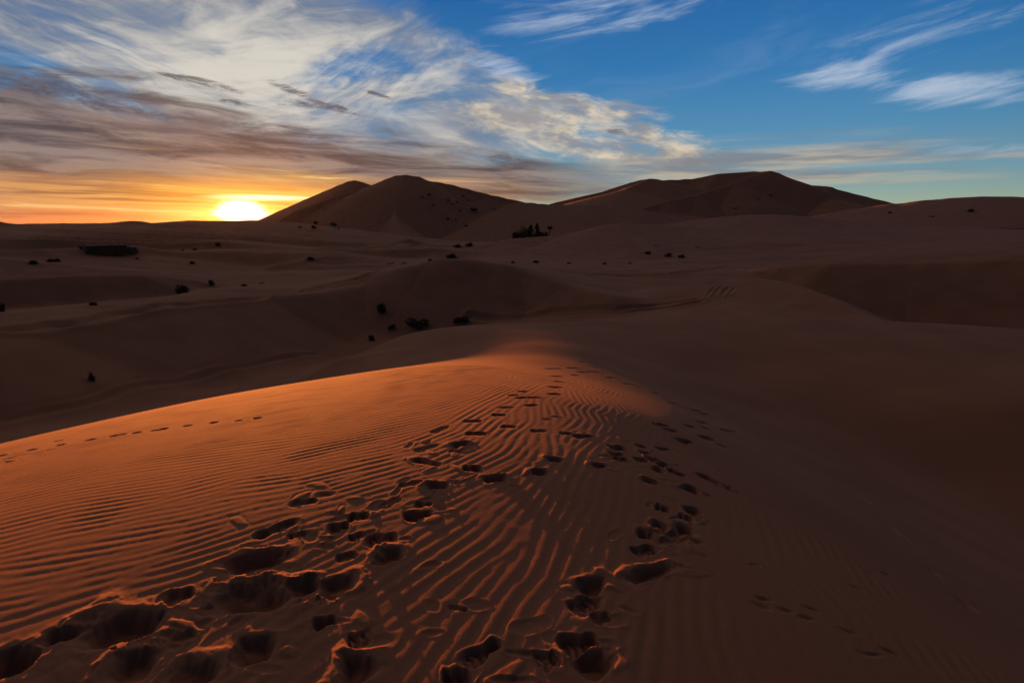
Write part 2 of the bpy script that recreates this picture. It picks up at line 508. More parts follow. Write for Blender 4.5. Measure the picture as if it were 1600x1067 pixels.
_thg = np.radians(np.arange(-64, 64.01, 0.5)); _lrg = np.arange(-1.0, 9.0, 0.02)
_T, _L = np.meshgrid(_thg, _lrg)
_FG = tps(np.array(_th), np.array(_lr), np.array(_ev), 0.001)(_T, _L)      # rows: lr, cols: theta
_FG = np.clip(_FG, -3, 0.08)


def catrom(grid, q):                             # 4-tap interpolation indices and weights
    f = np.clip((q - grid[0]) / (grid[1] - grid[0]), 1, len(grid) - 3.001)
    i = f.astype(int); t = f - i
    wts = np.stack([((-t + 2) * t - 1) * t / 2, ((3 * t - 5) * t) * t / 2 + 1, ((-3 * t + 4) * t + 1) * t / 2, (t - 1) * t * t / 2])
    return i, wts


def floor_height(th, r):
    """th, r 2-D arrays"""
    tq = np.clip(th, math.radians(-62), math.radians(62))
    i, wi = catrom(_thg, tq); j, wj = catrom(_lrg, np.log(r))
    e = 0
    for a in range(4):
        for b in range(4):
            e = e + wj[a] * wi[b] * _FG[j + a - 1, i + b - 1]
    z = EYE + e * r
    back = smooth(math.radians(62), math.radians(110), np.abs(th))
    return z * (1 - back) + (-5.0 - 0.004 * r) * back


RIDGE_A = [P3(-150, 540, 34), P3(0, 513, 38), P3(120, 497, 41), P3(250, 475, 46), P3(400, 464, 53), P3(500, 456, 57), P3(560, 447, 60), P3(610, 432, 62), P3(650, 414, 63), P3(690, 404, 64), P3(735, 405, 65),
           P3(780, 412, 64), P3(830, 427, 62), P3(890, 446, 58), P3(960, 462, 54)]
RIDGE_B = [P3(-200, 440, 76), P3(0, 436, 76), P3(120, 430, 77), P3(220, 429, 79), P3(300, 437, 82), P3(360, 446, 84)]
RIDGE_M = [P3(1000, 466, 60), P3(1060, 448, 62), P3(1120, 436, 63), P3(1170, 433, 63), P3(1230, 441, 59), P3(1300, 466, 51), P3(1350, 490, 46), P3(1400, 511, 41), P3(1500, 543, 34), P3(1600, 566, 29), P3(1750, 596, 25)]
RIDGE_W = [P3(1150, 428, 80), P3(1200, 419, 78), P3(1300, 411, 76), P3(1420, 411, 76), P3(1600, 405, 77), P3(1800, 406, 78)]
RIDGE_H = [P3(690, 398, 126), P3(740, 386, 134), P3(800, 373, 142), P3(894, 366, 148), P3(925, 358, 152), P3(950, 351, 155), P3(975, 349, 156), P3(1040, 352, 160), P3(1120, 358, 165)]
RIDGE_H2 = [P3(1040, 351, 190), P3(1085, 344, 195), P3(1130, 339, 198), P3(1170, 336, 200), P3(1210, 335, 200), P3(1250, 338, 200), P3(1310, 344, 200)]
RIDGE_D = [P3(-400, 346, 290), P3(-150, 350, 285), P3(0, 348, 280), P3(80, 351, 282), P3(160, 349, 285), P3(230, 347, 283), P3(300, 345.6, 282), P3(380, 345.2, 283), P3(420, 345, 283), P3(445, 348, 284), P3(480, 356, 286), P3(540, 366, 290)]
RIDGE_C = [P3(-100, 418, 112), P3(40, 411, 115), P3(150, 405, 118), P3(260, 405, 120), P3(380, 412, 122)]
RIDGE_K = [P3(440, 412, 112), P3(500, 403, 116), P3(560, 405, 118), P3(600, 412, 118)]
RIDGE_S = [P3(470, 398, 150), P3(560, 382, 170), P3(600, 384, 172), P3(640, 372, 185), P3(660, 378, 188), P3(700, 392, 190)]


def height(x, y, detail=True):
    r = np.hypot(x, y); th = np.arctan2(x, y)
    fl = floor_height(th, np.maximum(r, 0.4))
    far = smooth(60, 130, r)
    # low dunes rolling away to the horizon
    wx = x + 8 * vnoise(x / 60, y / 60, 3); wy = y + 8 * vnoise(x / 60, y / 60, 5)
    roll = 1 - np.abs(vnoise(wx / 46, wy / 17, 11)) * 1.7
    roll2 = 1 - np.abs(vnoise(wx / 22, wy / 9, 12)) * 1.7
    leftish = smooth(0.02, -0.22, th)
    fl = fl + far * smooth(330, 215, r) * (leftish + 0.10) * (roll * 1.9 + roll2 * 0.6 * smooth(210, 140, r))
    fl = fl + smooth(30, 60, r) * 0.12 * fbm(x / 9, y / 6, 3, 21)
    if detail: fl = fl + smooth(22, 40, r) * smooth(260, 120, r) * .018 * fbm(x / 2.4, y / 1.5, 2, 25)
    fl = -5.0 + (fl + 5.0) * smooth(10, 18, r)
    z = fl
    z = smax(z, ridge(x, y, RIDGE_A, .52, .20, 1.2, .2), .5)
    z = smax(z, ridge(x, y, RIDGE_B, .55, .14, .5, .2), .5)
    z = smax(z, ridge(x, y, RIDGE_M, .16, .45, .6), .4)
    z = smax(z, ridge(x, y, RIDGE_W, .62, .10, .7, .05), .6)
    z = smax(z, ridge(x, y, RIDGE_H, .17, .45, 1.6, .2), .8)
    z = smax(z, ridge(x, y, RIDGE_H2, .12, .45, 3.0, .0), .8)
    z = smax(z, ridge(x, y, RIDGE_C, .14, .10, 1.0), .6)
    z = smax(z, ridge(x, y, RIDGE_D, .12, .12, 3.0) + (.35 + .75 * smooth(-.48, -.56, th)) * vnoise(x / 9, y / 9, 90) * smooth(200, 260, r), 1.0)
    z = smax(z, ridge(x, y, RIDGE_K, .30, .2, .6), .5)
    z = smax(z, ridge(x, y, RIDGE_S, .55, .25, .5), .4)
    z = smax(z, near_height(x, y), .35)
    return z


# -- wheel ruts and trodden paths in the valley
def P2(px, py, D): return P3(px, py, D)[:2]


PATHS = [  # photo pixels, half width m, depth m, raggedness
    ([(0, 652), (120, 630), (250, 601), (390, 572), (490, 552)], .20, .09, .5),
    ([(0, 641), (110, 620), (240, 590), (330, 574), (470, 556)], .16, .06, .8),
    ([(0, 516), (120, 500), (250, 477), (400, 466), (480, 452), (560, 436), (590, 424)], .45, .42, 1.0),
    ([(735, 496), (850, 493.5), (960, 489), (1040, 482), (1090, 473)], .34, .22, .2),
    ([(740, 491), (860, 488), (960, 483.5), (1030, 477), (1085, 469)], .34, .22, .2),
    ([(1103, 465), (1118, 449)], .20, .12, .1), ([(1112, 465), (1126, 449)], .20, .12, .1),
    ([(1126, 465), (1142, 449)], .20, .12, .1), ([(1134, 466), (1150, 450)], .18, .09, .1),
    ([(880, 426), (960, 431), (1050, 429), (1130, 418), (1200, 424)], .6, .30, .8),
    ([(960, 465), (1010, 467), (1080, 464)], .25, .08, .4),
]

# ------------------------------------------------------------------ polar grids
FOV = 50.0
_az = np.concatenate([np.arange(-180, -FOV, 3.0), np.arange(-FOV, FOV, 0.087), np.arange(FOV, 180, 3.0)])
AZG = np.radians(_az)


def geo(a, b, k): return np.exp(np.arange(math.log(a), math.log(b), k))


RG = np.concatenate([geo(.35, 1.4, .05), geo(1.4, 5, .0040), geo(5, 9.5, .0026), geo(9.5, 34, .0064), geo(34, 300, .0070), geo(300, 7000, .03)])
TH, RR = np.meshgrid(AZG, RG)
X, Y = RR * np.sin(TH), RR * np.cos(TH)
Z = height(X, Y)


def hit_grid(az_g, r_g, zz, px, py):
    x, y, z = ray(px, py); th = math.atan2(x, y); e = z / math.hypot(x, y)
    k = int(np.clip(np.searchsorted(az_g, th), 1, len(az_g) - 1))
    t = (th - az_g[k - 1]) / (az_g[k] - az_g[k - 1])
    col_ = zz[:, k - 1] * (1 - t) + zz[:, k] * t
    ok = np.nonzero((col_ - EYE) / r_g >= e)[0]
    if not len(ok): return None
    i = ok[0]
    r_ = r_g[i]
    if i > 0:
        f0 = (col_[i - 1] - EYE) - e * r_g[i - 1]; f1 = (col_[i] - EYE) - e * r_g[i]
        q = f0 / (f0 - f1); r_ = r_g[i - 1] + q * (r_g[i] - r_g[i - 1])
    return (r_ * math.sin(th), r_ * math.cos(th), EYE + e * r_)


Z0 = Z.copy()
GROUND = (AZG, RG, Z0)
for pts, hw_, dep, rag in PATHS:
    wp = [hit_grid(*GROUND, *p) for p in pts]
    if any(p is None for p in wp): continue
    xs = [p[0] for p in wp]; ys = [p[1] for p in wp]
    m = (X > min(xs) - 3) & (X < max(xs) + 3) & (Y > min(ys) - 3) & (Y < max(ys) + 3)
    xx, yy = X[m], Y[m]
    ox = .25 * vnoise(xx / 3, yy / 3, 31); oy = .25 * vnoise(xx / 3, yy / 3, 32)
    best = np.full(xx.shape, 1e9)
    for i in range(len(wp) - 1):
        a, b = wp[i], wp[i + 1]
        dx, dy = b[0] - a[0], b[1] - a[1]; L2 = dx * dx + dy * dy + 1e-9
        t = np.clip(((xx - a[0]) * dx + (yy - a[1]) * dy) / L2, 0, 1)
        best = np.minimum(best, np.hypot(xx + ox - a[0] - dx * t, yy + oy - a[1] - dy * t))
    amp = 1 - rag * .8 * (.5 + .5 * vnoise(xx / 1.4, yy / 1.4, 40))
    Z[m] += amp * (-dep * np.exp(-(best / hw_) ** 2) + dep * .4 * np.exp(-((best - 1.9 * hw_) / (.7 * hw_)) ** 2))

# ------------------------------------------------------------------ wind ripples


def ripple_field():
    """steered band-pass synthesis: wavy crests with forks, turning over the dune"""
    x0, x1, y0, y1, h = -11.0, 5.6, 0.2, 18.0, 0.015
    nx, ny = int((x1 - x0) / h), int((y1 - y0) / h)
    xs, ys = x0 + np.arange(nx) * h, y0 + np.arange(ny) * h
    GX, GY = np.meshgrid(xs, ys)
    # azimuth of the crest lines: swings from across the view (left) to along it (right)
    a = np.interp(GX[0], [-11, -4, -2.4, -1.4, -.6, 0, .8, 2, 5.6], [74, 72, 67, 54, 34, 18, 8, 2, 0])
    ang = np.radians(a)[None, :] + .22 * vnoise(GX / 1.1, GY / 1.1, 50) + .20 * vnoise(GX / .38, GY / .38, 51)
    kx = np.fft.rfftfreq(nx, h)[None, :]; ky = np.fft.fftfreq(ny, h)[:, None]
    kk = np.hypot(kx, ky) + 1e-9; ka = np.arctan2(kx, ky)   # azimuth of the wave vector
    lam = 0.078
    rad = np.exp(-((kk - 1 / lam) / (0.40 / lam)) ** 2)
    nor = np.linspace(0, math.pi, 10, endpoint=False)
    filt = []
    for n in nor:
        dlt = np.abs((ka - n + math.pi / 2) % math.pi - math.pi / 2)
        filt.append(rad * np.exp(-(dlt / 0.20) ** 2))
    wv = (ang + math.pi / 2) % math.pi
    wts = []
    for n in nor:
        dlt = np.abs((wv - n + math.pi / 2) % math.pi - math.pi / 2)
        wts.append(np.exp(-(dlt / 0.20) ** 2).astype(np.float32))
    tot = sum(wts)
    f = np.random.default_rng(3).standard_normal((ny, nx))
    for it in range(4):
        F = np.fft.rfft2(f)
        f = sum(wt * np.fft.irfft2(F * fi, s=(ny, nx)) for wt, fi in zip(wts, filt)) / tot
        f = f / (np.sqrt(np.mean(f * f)) + 1e-9)
        if it < 3: f = np.tanh(1.1 * f)
    # steeper lee side: shear the wave a little along the wind
    gy, gx = np.gradient(f, h)
    f = f + 0.22 * (gx * np.cos(ang) - gy * np.sin(ang)) * lam / (2 * math.pi) * -1.0
    f = f - 0.10 * f * f
    return x0, y0, h, f


RX, RY, RH, RF = ripple_field()


def ripples(x, y):
    fx = np.clip((x - RX) / RH, 0, RF.shape[1] - 2.01); fy = np.clip((y - RY) / RH, 0, RF.shape[0] - 2.01)
    i, j = fx.astype(int), fy.astype(int); a, b = fx - i, fy - j
    return (RF[j, i] * (1 - a) + RF[j, i + 1] * a) * (1 - b) + (RF[j + 1, i] * (1 - a) + RF[j + 1, i + 1] * a) * b


near_m = (RR < 19) & (np.abs(TH) < R(FOV + 1)) & (RR > 1.2)
xn, yn = X[near_m], Y[near_m]
d_, s_, p_ = signed_polyline(xn, yn, BRINK)
inside = np.where(s_ > 0, -d_, d_)
# right limit of the rippled sand, wandering
lim = np.interp(yn, [0, 2, 3.5, 5, 7, 10, 13, 16, 19], [.9, .95, 1.0, 1.25, 1.5, 1.3, 1.1, .5, -.3]) + .35 * vnoise(xn / 1.4, yn / 1.4, 60)
amp = .0010 * smooth(.15, 1.6, inside) * smooth(.5, -.5, xn - lim)
amp = amp * smooth(13.5, 8.0, RR[near_m]) * (.95 + .3 * vnoise(xn / .6, yn / .6, 61))
faint = .0010 * smooth(.0, .8, xn - lim) * smooth(2.4, 1.0, xn - lim) * smooth(5, 2.5, yn)
RIP = np.zeros_like(Z)
RIP[near_m] = (amp + faint) * ripples(xn, yn)
UND = np.zeros_like(Z)
UND[near_m] = smooth(7, 3, RR[near_m]) * .0004 * fbm(xn / .8, yn / .8, 2, 70) + smooth(6, 3, RR[near_m]) * .0005 * fbm(xn / .05, yn / .06, 2, 75)

# ------------------------------------------------------------------ footprints
# x1, y1, x2, y2 in the photo (ends of the print), width m, depth m, kind: s scoop, p plain, t tread, f faint
PR = """
112 990 268 970 .30 .105 s|-30 1040 62 1030 .26 .10 s|165 1045 250 1030 .24 .08 s|262 1058 350 1046 .20 .07 s|256 939 302 924 .13 .04 p|266 1006 302 990 .10 .025 p|60 1000 130 985 .12 .05 s
352 884 456 869 .20 .085 s|318 938 466 932 .26 .10 s|445 924 498 909 .17 .06 s|498 924 558 907 .17 .07 s|488 978 525 966 .10 .045 p|358 1024 436 1009 .19 .075 s|545 1004 580 994 .12 .025 t|522 1054 594 1037 .20 .085 s|588 870 634 865 .15 .07 s|528 872 554 866 .09 .03 p|296 985 340 960 .10 .02 f
722 1038 781 1000 .12 .05 t|694 1066 734 1056 .13 .05 t|838 1038 876 1027 .12 .028 t|874 1010 934 995 .14 .06 t|895 1048 960 1027 .20 .085 s|903 923 950 903 .15 .065 s|893 955 936 932 .15 .05 t|980 905 1054 886 .14 .075 s|924 967 954 961 .10 .03 p|988 863 1026 855 .14 .045 t|700 947 730 953 .04 .018 p
643 717 690 727 .12 .055 p|663 760 704 757 .14 .06 s|622 759 662 752 .09 .03 p|450 789 495 781 .10 .035 p|490 774 527 770 .10 .03 f|393 841 469 810 .11 .045 p|456 837 475 833 .07 .025 p|510 828 546 819 .15 .05 p|544 808 578 806 .11 .04 t|630 810 676 800 .14 .055 t|646 789 676 787 .10 .04 t|568 846 620 837 .15 .05 t|548 841 569 834 .10 .03 p|592 795 625 778 .10 .014 t
723 658 753 658 .12 .05 p|727 677 759 678 .14 .07 p|702 697 734 693 .13 .055 s|702 704 721 706 .09 .03 p|723 732 753 731 .14 .075 p|752 750 790 748 .13 .065 s|825 739 855 736 .14 .07 s|853 718 880 718 .11 .055 s|922 727 951 728 .11 .055 s
768 648 791 648 .13 .06 p|777 637 806 636 .12 .03 f|821 634 840 632 .13 .055 p|825 621 846 621 .12 .055 p|806 622 823 621 .10 .04 p|795 618 810 617 .10 .03 p|811 612 825 611 .12 .04 p|857 605 878 605 .11 .055 p|857 616 876 616 .12 .055 p|867 596 881 597 .12 .05 p|861 588 878 588 .12 .05 p|851 576 878 576 .12 .05 p
887 575 908 576 .13 .06 p|902 581 921 582 .13 .06 p|919 580 938 582 .14 .06 p|893 586 903 586 .12 .05 p|946 590 959 590 .12 .06 p|783 666 806 667 .11 .045 p|829 673 855 673 .10 .04 p|874 676 895 678 .11 .045 p|893 682 925 681 .13 .055 p|676 676 699 666 .11 .016 t|648 705 687 694 .12 .02 t|862 650 880 653 .08 .02 f|846 655 862 655 .1 .02 f
974 599 991 601 .12 .06 p|993 604 1003 606 .1 .04 f|1017 613 1031 615 .13 .06 p|1031 617 1042 620 .1 .04 f|1044 629 1059 631 .12 .06 p|1060 634 1080 638 .07 .03 f|1080 640 1097 642 .13 .06 p|1093 646 1108 647 .14 .06 p|1089 659 1104 660 .12 .045 t|1093 666 1108 670 .12 .05 t|1108 651 1118 653 .1 .03 f
1021 662 1044 665 .13 .06 p|1038 671 1057 673 .12 .05 p|1070 665 1084 666 .11 .045 p|1057 688 1082 690 .15 .075 s|1092 682 1116 687 .15 .075 s|1118 693 1140 699 .12 .05 f|1125 671 1150 674 .12 .06 p|1150 678 1172 686 .07 .03 f
950 698 978 700 .16 .065 p|951 708 974 710 .12 .05 p|959 716 980 718 .12 .055 p|995 696 1010 698 .11 .045 t|1000 706 1016 709 .13 .05 p|991 717 1014 720 .14 .055 p|1010 716 1031 719 .12 .05 p|1018 730 1040 739 .14 .06 s|1042 733 1074 745 .13 .06 p|1028 724 1044 728 .12 .06 s
1001 747 1031 756 .12 .06 s|1091 741 1127 758 .15 .08 s|1126 757 1162 774 .10 .04 f|1026 700 1046 702 .12 .035 t|1066 758 1094 772 .17 .085 s|1023 790 1048 798 .12 .05 p|1068 796 1097 801 .13 .055 s|1061 805 1082 812 .12 .045 p|1015 817 1046 827 .15 .055 s|1053 822 1089 833 .16 .07 s|993 831 1023 838 .15 .06 s|1021 846 1074 841 .12 .04 p|1040 836 1062 832 .12 .04 p|1074 842 1105 850 .09 .025 f
-4 712 8 711 .12 .03 f|42 703 56 702 .12 .028 f|88 696 102 694 .13 .03 f|132 688 150 686 .13 .03 f|172 682 184 680 .13 .035 f|206 677 218 675 .13 .03 f|248 671 262 669 .15 .045 f|284 666 302 664 .13 .03 f|328 661 342 659 .13 .035 f|396 654 408 652 .13 .04 f|365 658 380 656 .1 .02 f|186 679 196 678 .1 .02 f|236 673 244 672 .1 .02 f
1178 932 1208 938 .05 .02 f|1180 943 1202 951 .06 .02 f|1210 948 1246 958 .05 .02 f|1248 962 1274 968 .05 .02 f|1310 980 1344 994 .05 .015 f|1258 947 1278 954 .05 .02 f|1330 914 1346 920 .05 .015 f|1358 894 1368 900 .05 .015 f|1376 893 1392 899 .05 .02 f|1378 1012 1408 1026 .04 .02 f
1268 692 1298 712 .16 .05 f|1325 760 1368 792 .16 .06 f|1378 812 1422 846 .16 .05 f|1440 880 1478 908 .16 .04 f|1490 928 1530 960 .16 .03 f|1340 1020 1384 1024 .05 .015 f
653 521 677 519 .22 .05 f|606 541 622 541 .16 .04 f|650 541 668 541 .16 .04 f|678 538 694 537 .16 .04 f|722 526 738 525 .16 .04 f|905 566 917 565 .14 .03 f|938 562 950 561 .14 .03 f|958 553 968 552 .14 .03 f|968 545 980 544 .14 .03 f|925 573 935 573 .14 .03 f|945 566 953 566 .14 .03 f
"""
prints = []
for ln in PR.replace('\n', '|').split('|'):
    q = ln.split()
    if len(q) == 7: prints.append(tuple(float(v) for v in q[:6]) + (q[6],))
FP_ID = np.full(Z.shape, -1, np.int16)
DEEP = np.zeros_like(Z); KILL = np.zeros_like(Z)
prng = random.Random(5)
_flat_az = AZG
for k, (x1, y1, x2, y2, wd, dp, kind) in enumerate(prints):
    A, B = hit_grid(*GROUND, x1, y1), hit_grid(*GROUND, x2, y2)
    if A is None or B is None: continue
    cx, cy = (A[0] + B[0]) / 2, (A[1] + B[1]) / 2
    L = math.hypot(B[0] - A[0], B[1] - A[1])
    if L > 3 or L < 1e-3: continue
    ux, uy = (B[0] - A[0]) / L, (B[1] - A[1]) / L
    ha, hb = max(L / 2, .05), wd / 2 * .88
    ext = (ha + hb) * 1.9 + .05
    r0 = math.hypot(cx, cy); th0 = math.atan2(cx, cy)
    i0, i1 = np.searchsorted(RG, [r0 - ext, r0 + ext]); j0, j1 = np.searchsorted(AZG, [th0 - ext / r0, th0 + ext / r0])
    sl_ = (slice(i0, i1), slice(j0, j1))
    dx, dy = X[sl_] - cx, Y[sl_] - cy
    wob = 1 + .16 * vnoise(X[sl_] * 9 + k, Y[sl_] * 9, 80) + .09 * vnoise(X[sl_] * 25, Y[sl_] * 25, 81) + .05 * vnoise(X[sl_] * 60, Y[sl_] * 60, 82)
    a, b = (dx * ux + dy * uy) / ha, (-dx * uy + dy * ux) / hb
    b = b * (1 + .22 * np.sin(a * 2.6 + .8)) * (1 + .1 * prng.uniform(-1, 1))   # heel and ball
    if kind in 'pt':                             # ball and heel of a shoe
        fl_ = prng.choice((-1, 1))
        qt = np.sqrt(((a * fl_ - .28) / .74) ** 2 + b ** 2); qh = np.sqrt(((a * fl_ + .56) / .46) ** 2 + (b / .82) ** 2)
        e_ = np.clip(.5 + .5 * (qh - qt) / .35, 0, 1)
        q = (qh * (1 - e_) + qt * e_ - .35 * e_ * (1 - e_)) * wob
    else:
        q = (np.abs(a) ** 2.1 + np.abs(b) ** 2.1) ** (1 / 2.1) * wob
    sharp = {'s': (1.03, .40), 'p': (1.04, .50), 't': (1.04, .66), 'f': (1.08, .1)}[kind]
    dp *= .62 if kind == 's' else .58
    bowl = smooth(sharp[0], sharp[1], q) * (1 + .35 * a * prng.uniform(-1, 1)) * (1 + .2 * vnoise(X[sl_] * 12, Y[sl_] * 12, 84))
    rim_h = {'s': .42, 'p': .28, 't': .16, 'f': .14}[kind] * dp
    sx_, sy_ = math.sin(R(SUN_AZ)), math.cos(R(SUN_AZ))
    ra = math.atan2(-uy * sx_ + ux * sy_, ux * sx_ + uy * sy_) + prng.uniform(-.9, .9)
    lop = np.clip(.35 + .75 * (np.cos(ra) * a + np.sin(ra) * b) / (q + .2), 0, 1)   # sand thrown to one side
    rc = 1.28 if kind == 's' else 1.16
    rim = np.exp(-((q - rc) / (.26 if kind == 's' else .15)) ** 2) * (.6 + .6 * vnoise(X[sl_] * 7 + 3 * k, Y[sl_] * 7, 83)) * lop * smooth(.7, 1.05, q)
    h_ = -dp * bowl + rim_h * rim
    if kind == 't':
        tr = np.sin((dx * ux + dy * uy) * 2 * math.pi / .034 + np.abs(-dx * uy + dy * ux) * 70)
        h_ = h_ + .0055 * np.tanh(2.5 * tr) * smooth(.85, .6, q)
    if kind == 's':
        h_ = h_ + .005 * fbm(X[sl_] * 14, Y[sl_] * 14, 3, 85 + k % 5) * smooth(1.5, .9, q)
    DEEP[sl_] = np.where(h_ < 0, np.minimum(DEEP[sl_], h_), np.where(DEEP[sl_] < 0, DEEP[sl_], np.maximum(DEEP[sl_], h_)))
    KILL[sl_] = np.maximum(KILL[sl_], smooth(1.7, 1.05, q))
    FP_ID[sl_] = np.where(q < 1.12, k, FP_ID[sl_])
# scuffs and kicked sand around the nearer prints
for k in range(len(prints)):
    x1, y1, x2, y2, wd, dp, kind = prints[k]
    if (y1 + y2) / 2 < 690 or x1 > 1170: continue
    for n_ in range(2):
        px_, py_ = (x1 + x2) / 2 + prng.gauss(0, .6) * (abs(x2 - x1) + 12), (y1 + y2) / 2 + prng.gauss(0, .5) * (abs(x2 - x1) * .45 + 6)
        A = hit_grid(*GROUND, px_, py_)
        if A is None: continue
        cx, cy = A[0], A[1]; r0 = math.hypot(cx, cy); th0 = math.atan2(cx, cy)
        ha, hb = prng.uniform(.03, .09), prng.uniform(.015, .04); t_ = prng.uniform(0, 3.14); ext = ha * 2.2
        i0, i1 = np.searchsorted(RG, [r0 - ext, r0 + ext]); j0, j1 = np.searchsorted(AZG, [th0 - ext / r0, th0 + ext / r0])
        sl_ = (slice(i0, i1), slice(j0, j1)); dx, dy = X[sl_] - cx, Y[sl_] - cy
        a, b = (dx * math.cos(t_) + dy * math.sin(t_)) / ha, (-dx * math.sin(t_) + dy * math.cos(t_)) / hb
        q = np.sqrt(a * a + b * b) * (1 + .3 * vnoise(X[sl_] * 20 + k, Y[sl_] * 20, 95))
        s_ = prng.choice((-1, -1, 1)) * prng.uniform(.003, .007)
        DEEP[sl_] += s_ * smooth(1.1, .5, q) - s_ * .35 * np.exp(-((q - 1.25) / .2) ** 2)
        KILL[sl_] = np.maximum(KILL[sl_], .8 * smooth(1.5, .9, q))
Z = Z + (RIP + UND) * (1 - .92 * KILL) + DEEP

# ------------------------------------------------------------------ mesh building


def grid_normals(x, y, z):
    p = np.stack([x, y, z], -1)
    du = np.empty_like(p); dv = np.empty_like(p)
    du[:, 1:-1] = p[:, 2:] - p[:, :-2]; du[:, 0] = p[:, 1] - p[:, 0]; du[:, -1] = p[:, -1] - p[:, -2]
    dv[1:-1] = p[2:] - p[:-2]; dv[0] = p[1] - p[0]; dv[-1] = p[-1] - p[-2]
    n = np.cross(du, dv)
    n *= np.sign(n[..., 2:3] + 1e-12)
    return n / (np.linalg.norm(n, axis=-1, keepdims=True) + 1e-12)


def fast_mesh(name, verts, quads, normals=None):
    me = bpy.data.meshes.new(name)
    nv, nf = len(verts), len(quads)
    me.vertices.add(nv); me.vertices.foreach_set('co', np.ascontiguousarray(verts, np.float32).ravel())
    me.loops.add(nf * 4); me.polygons.add(nf)
    me.loops.foreach_set('vertex_index', np.ascontiguousarray(quads, np.int32).ravel())
    me.polygons.foreach_set('loop_start', np.arange(0, nf * 4, 4, dtype=np.int32))
    me.update(calc_edges=True)
    me.polygons.foreach_set('use_smooth', np.ones(nf, bool))
    if normals is not None:
        me.normals_split_custom_set_from_vertices(np.ascontiguousarray(normals, np.float32))
    me.validate()
    return me


def grid_quads(nr, nc, wrap=False):
    i = np.arange(nr * nc).reshape(nr, nc)
    if wrap: i = np.c_[i, i[:, :1]]
    return np.stack([i[:-1, :-1], i[:-1, 1:], i[1:, 1:], i[1:, :-1]], -1).reshape(-1, 4)


def add(name, me, mat, parent=None):
    o = bpy.data.objects.new(name, me); COL.objects.link(o)
    if mat and not me.materials: me.materials.append(mat)
    if parent: o.parent = parent
    return o


V = np.stack([X, Y, Z], -1).reshape(-1, 3)
NRM = grid_normals(X, Y, Z).reshape(-1, 3)
Q = grid_quads(len(RG), len(AZG), True)
fid = FP_ID.reshape(-1)[Q]
fq = np.where((fid >= 0).all(1), fid.max(1), -1)
cnt = np.bincount(fq[fq >= 0], minlength=len(prints))
fq[(fq >= 0) & (cnt[np.maximum(fq, 0)] < 6)] = -1


def sub(quads):
    u, inv = np.unique(quads, return_inverse=True)
    return V[u], inv.reshape(-1, 4), NRM[u]


ground = add('sand', fast_mesh('sand', *sub(Q[fq < 0])), SAND)
ground['kind'] = 'structure'
for k in range(len(prints)):
    qk = Q[fq == k]
    if len(qk) >= 6: add('footprint', fast_mesh('footprint', *sub(qk)), SAND, ground)


# ------------------------------------------------------------------ the big dunes
def dune_object(name, label, azr, rr, ridges, blend, bumps=0.5, seed=0, k=None):
    azg = np.radians(np.arange(azr[0], azr[1], 0.11)); rg = geo(rr[0], rr[1], 0.0055)
    th, r = np.meshgrid(azg, rg); x, y = r * np.sin(th), r * np.cos(th)
    wx = x + 5 * vnoise(x / 45, y / 45, seed + 1); wy = y + 5 * vnoise(x / 45, y / 45, seed + 2)
    z = None
    for pts, sn, sf, rnd, cc in ridges:
        h_ = ridge(x * .75 + wx * .25, y * .75 + wy * .25, [P3(*p) for p in pts], sn, sf, rnd, cc)
        z = h_ if z is None else smax(z, h_, blend)
    top = z
    z = z + bumps * fbm(x / 34, y / 34, 2, seed + 5) * .6
    keep = z > -14
    z = np.maximum(z, -14)
    v = np.stack([x, y, z], -1).reshape(-1, 3); n = grid_normals(x, y, z).reshape(-1, 3)
    q_ = grid_quads(len(rg), len(azg))
    kq = keep.reshape(-1)[q_].any(1)
    u, inv = np.unique(q_[kq], return_inverse=True)
    o = add(name, fast_mesh(name, v[u], inv.reshape(-1, 4), n[u]), DUNE)
    o['kind'] = 'structure'
    return (azg, rg, z)


HITS = [GROUND]
HITS.append(dune_object('dune', '', (-32, 22), (215, 600), [
    ([(330, 372, 430), (405, 344, 430), (440, 328.5, 430), (480, 311, 430), (510, 298, 430), (530, 289, 430), (544, 283, 430), (554, 281, 430), (566, 284, 430), (585, 291, 430), (602, 300, 430)], .62, .62, 1.0, .15),
    ([(400, 366, 300), (425, 350, 322), (462, 329, 350), (530, 304, 370), (587, 287, 385), (603, 279, 388), (617, 273.5, 385), (632, 272.5, 384), (645, 275, 384), (652, 275.5, 384), (665, 282, 383), (700, 288, 380), (760, 303, 375), (820, 316, 370), (860, 319, 365)], .60, .62, .6, .30),
    ([(630, 273, 384), (612, 286, 372), (612, 300, 358), (620, 318, 340), (622, 340, 315), (630, 360, 285), (648, 384, 250)], .60, .60, .6, .25),
    ([(800, 318, 368), (860, 319, 362), (930, 320, 352), (985, 325, 345), (1030, 334, 338), (1068, 348, 330)], .30, .35, 1.5, .2),
], .5, .4, 100))
HITS.append(dune_object('dune', '', (-2, 40), (400, 900), [
    ([(840, 324, 640), (870, 315, 640), (900, 308, 640), (940, 300, 640), (985, 284.5, 640), (1000, 280.5, 640), (1015, 279, 640), (1040, 282, 645), (1080, 279.5, 650), (1120, 271, 650), (1170, 267.5, 650), (1208, 267, 645), (1218, 270, 645), (1232, 277, 645), (1262, 290, 645), (1280, 291, 645), (1300, 293, 645), (1330, 306, 645), (1360, 325, 645), (1400, 350, 645)], .64, .64, .8, .15),
    ([(1205, 267, 645), (1150, 284, 600), (1085, 305, 555), (1040, 314, 530), (1000, 327, 505), (960, 340, 480)], .50, .42, .8, .15),
    ([(1015, 279, 640), (975, 297, 600), (930, 316, 560), (880, 330, 530)], .3, .3, 2, .2),
    ([(1290, 292, 645), (1300, 310, 610), (1310, 330, 570)], .35, .35, 2, .2),
], .8, .6, 140))
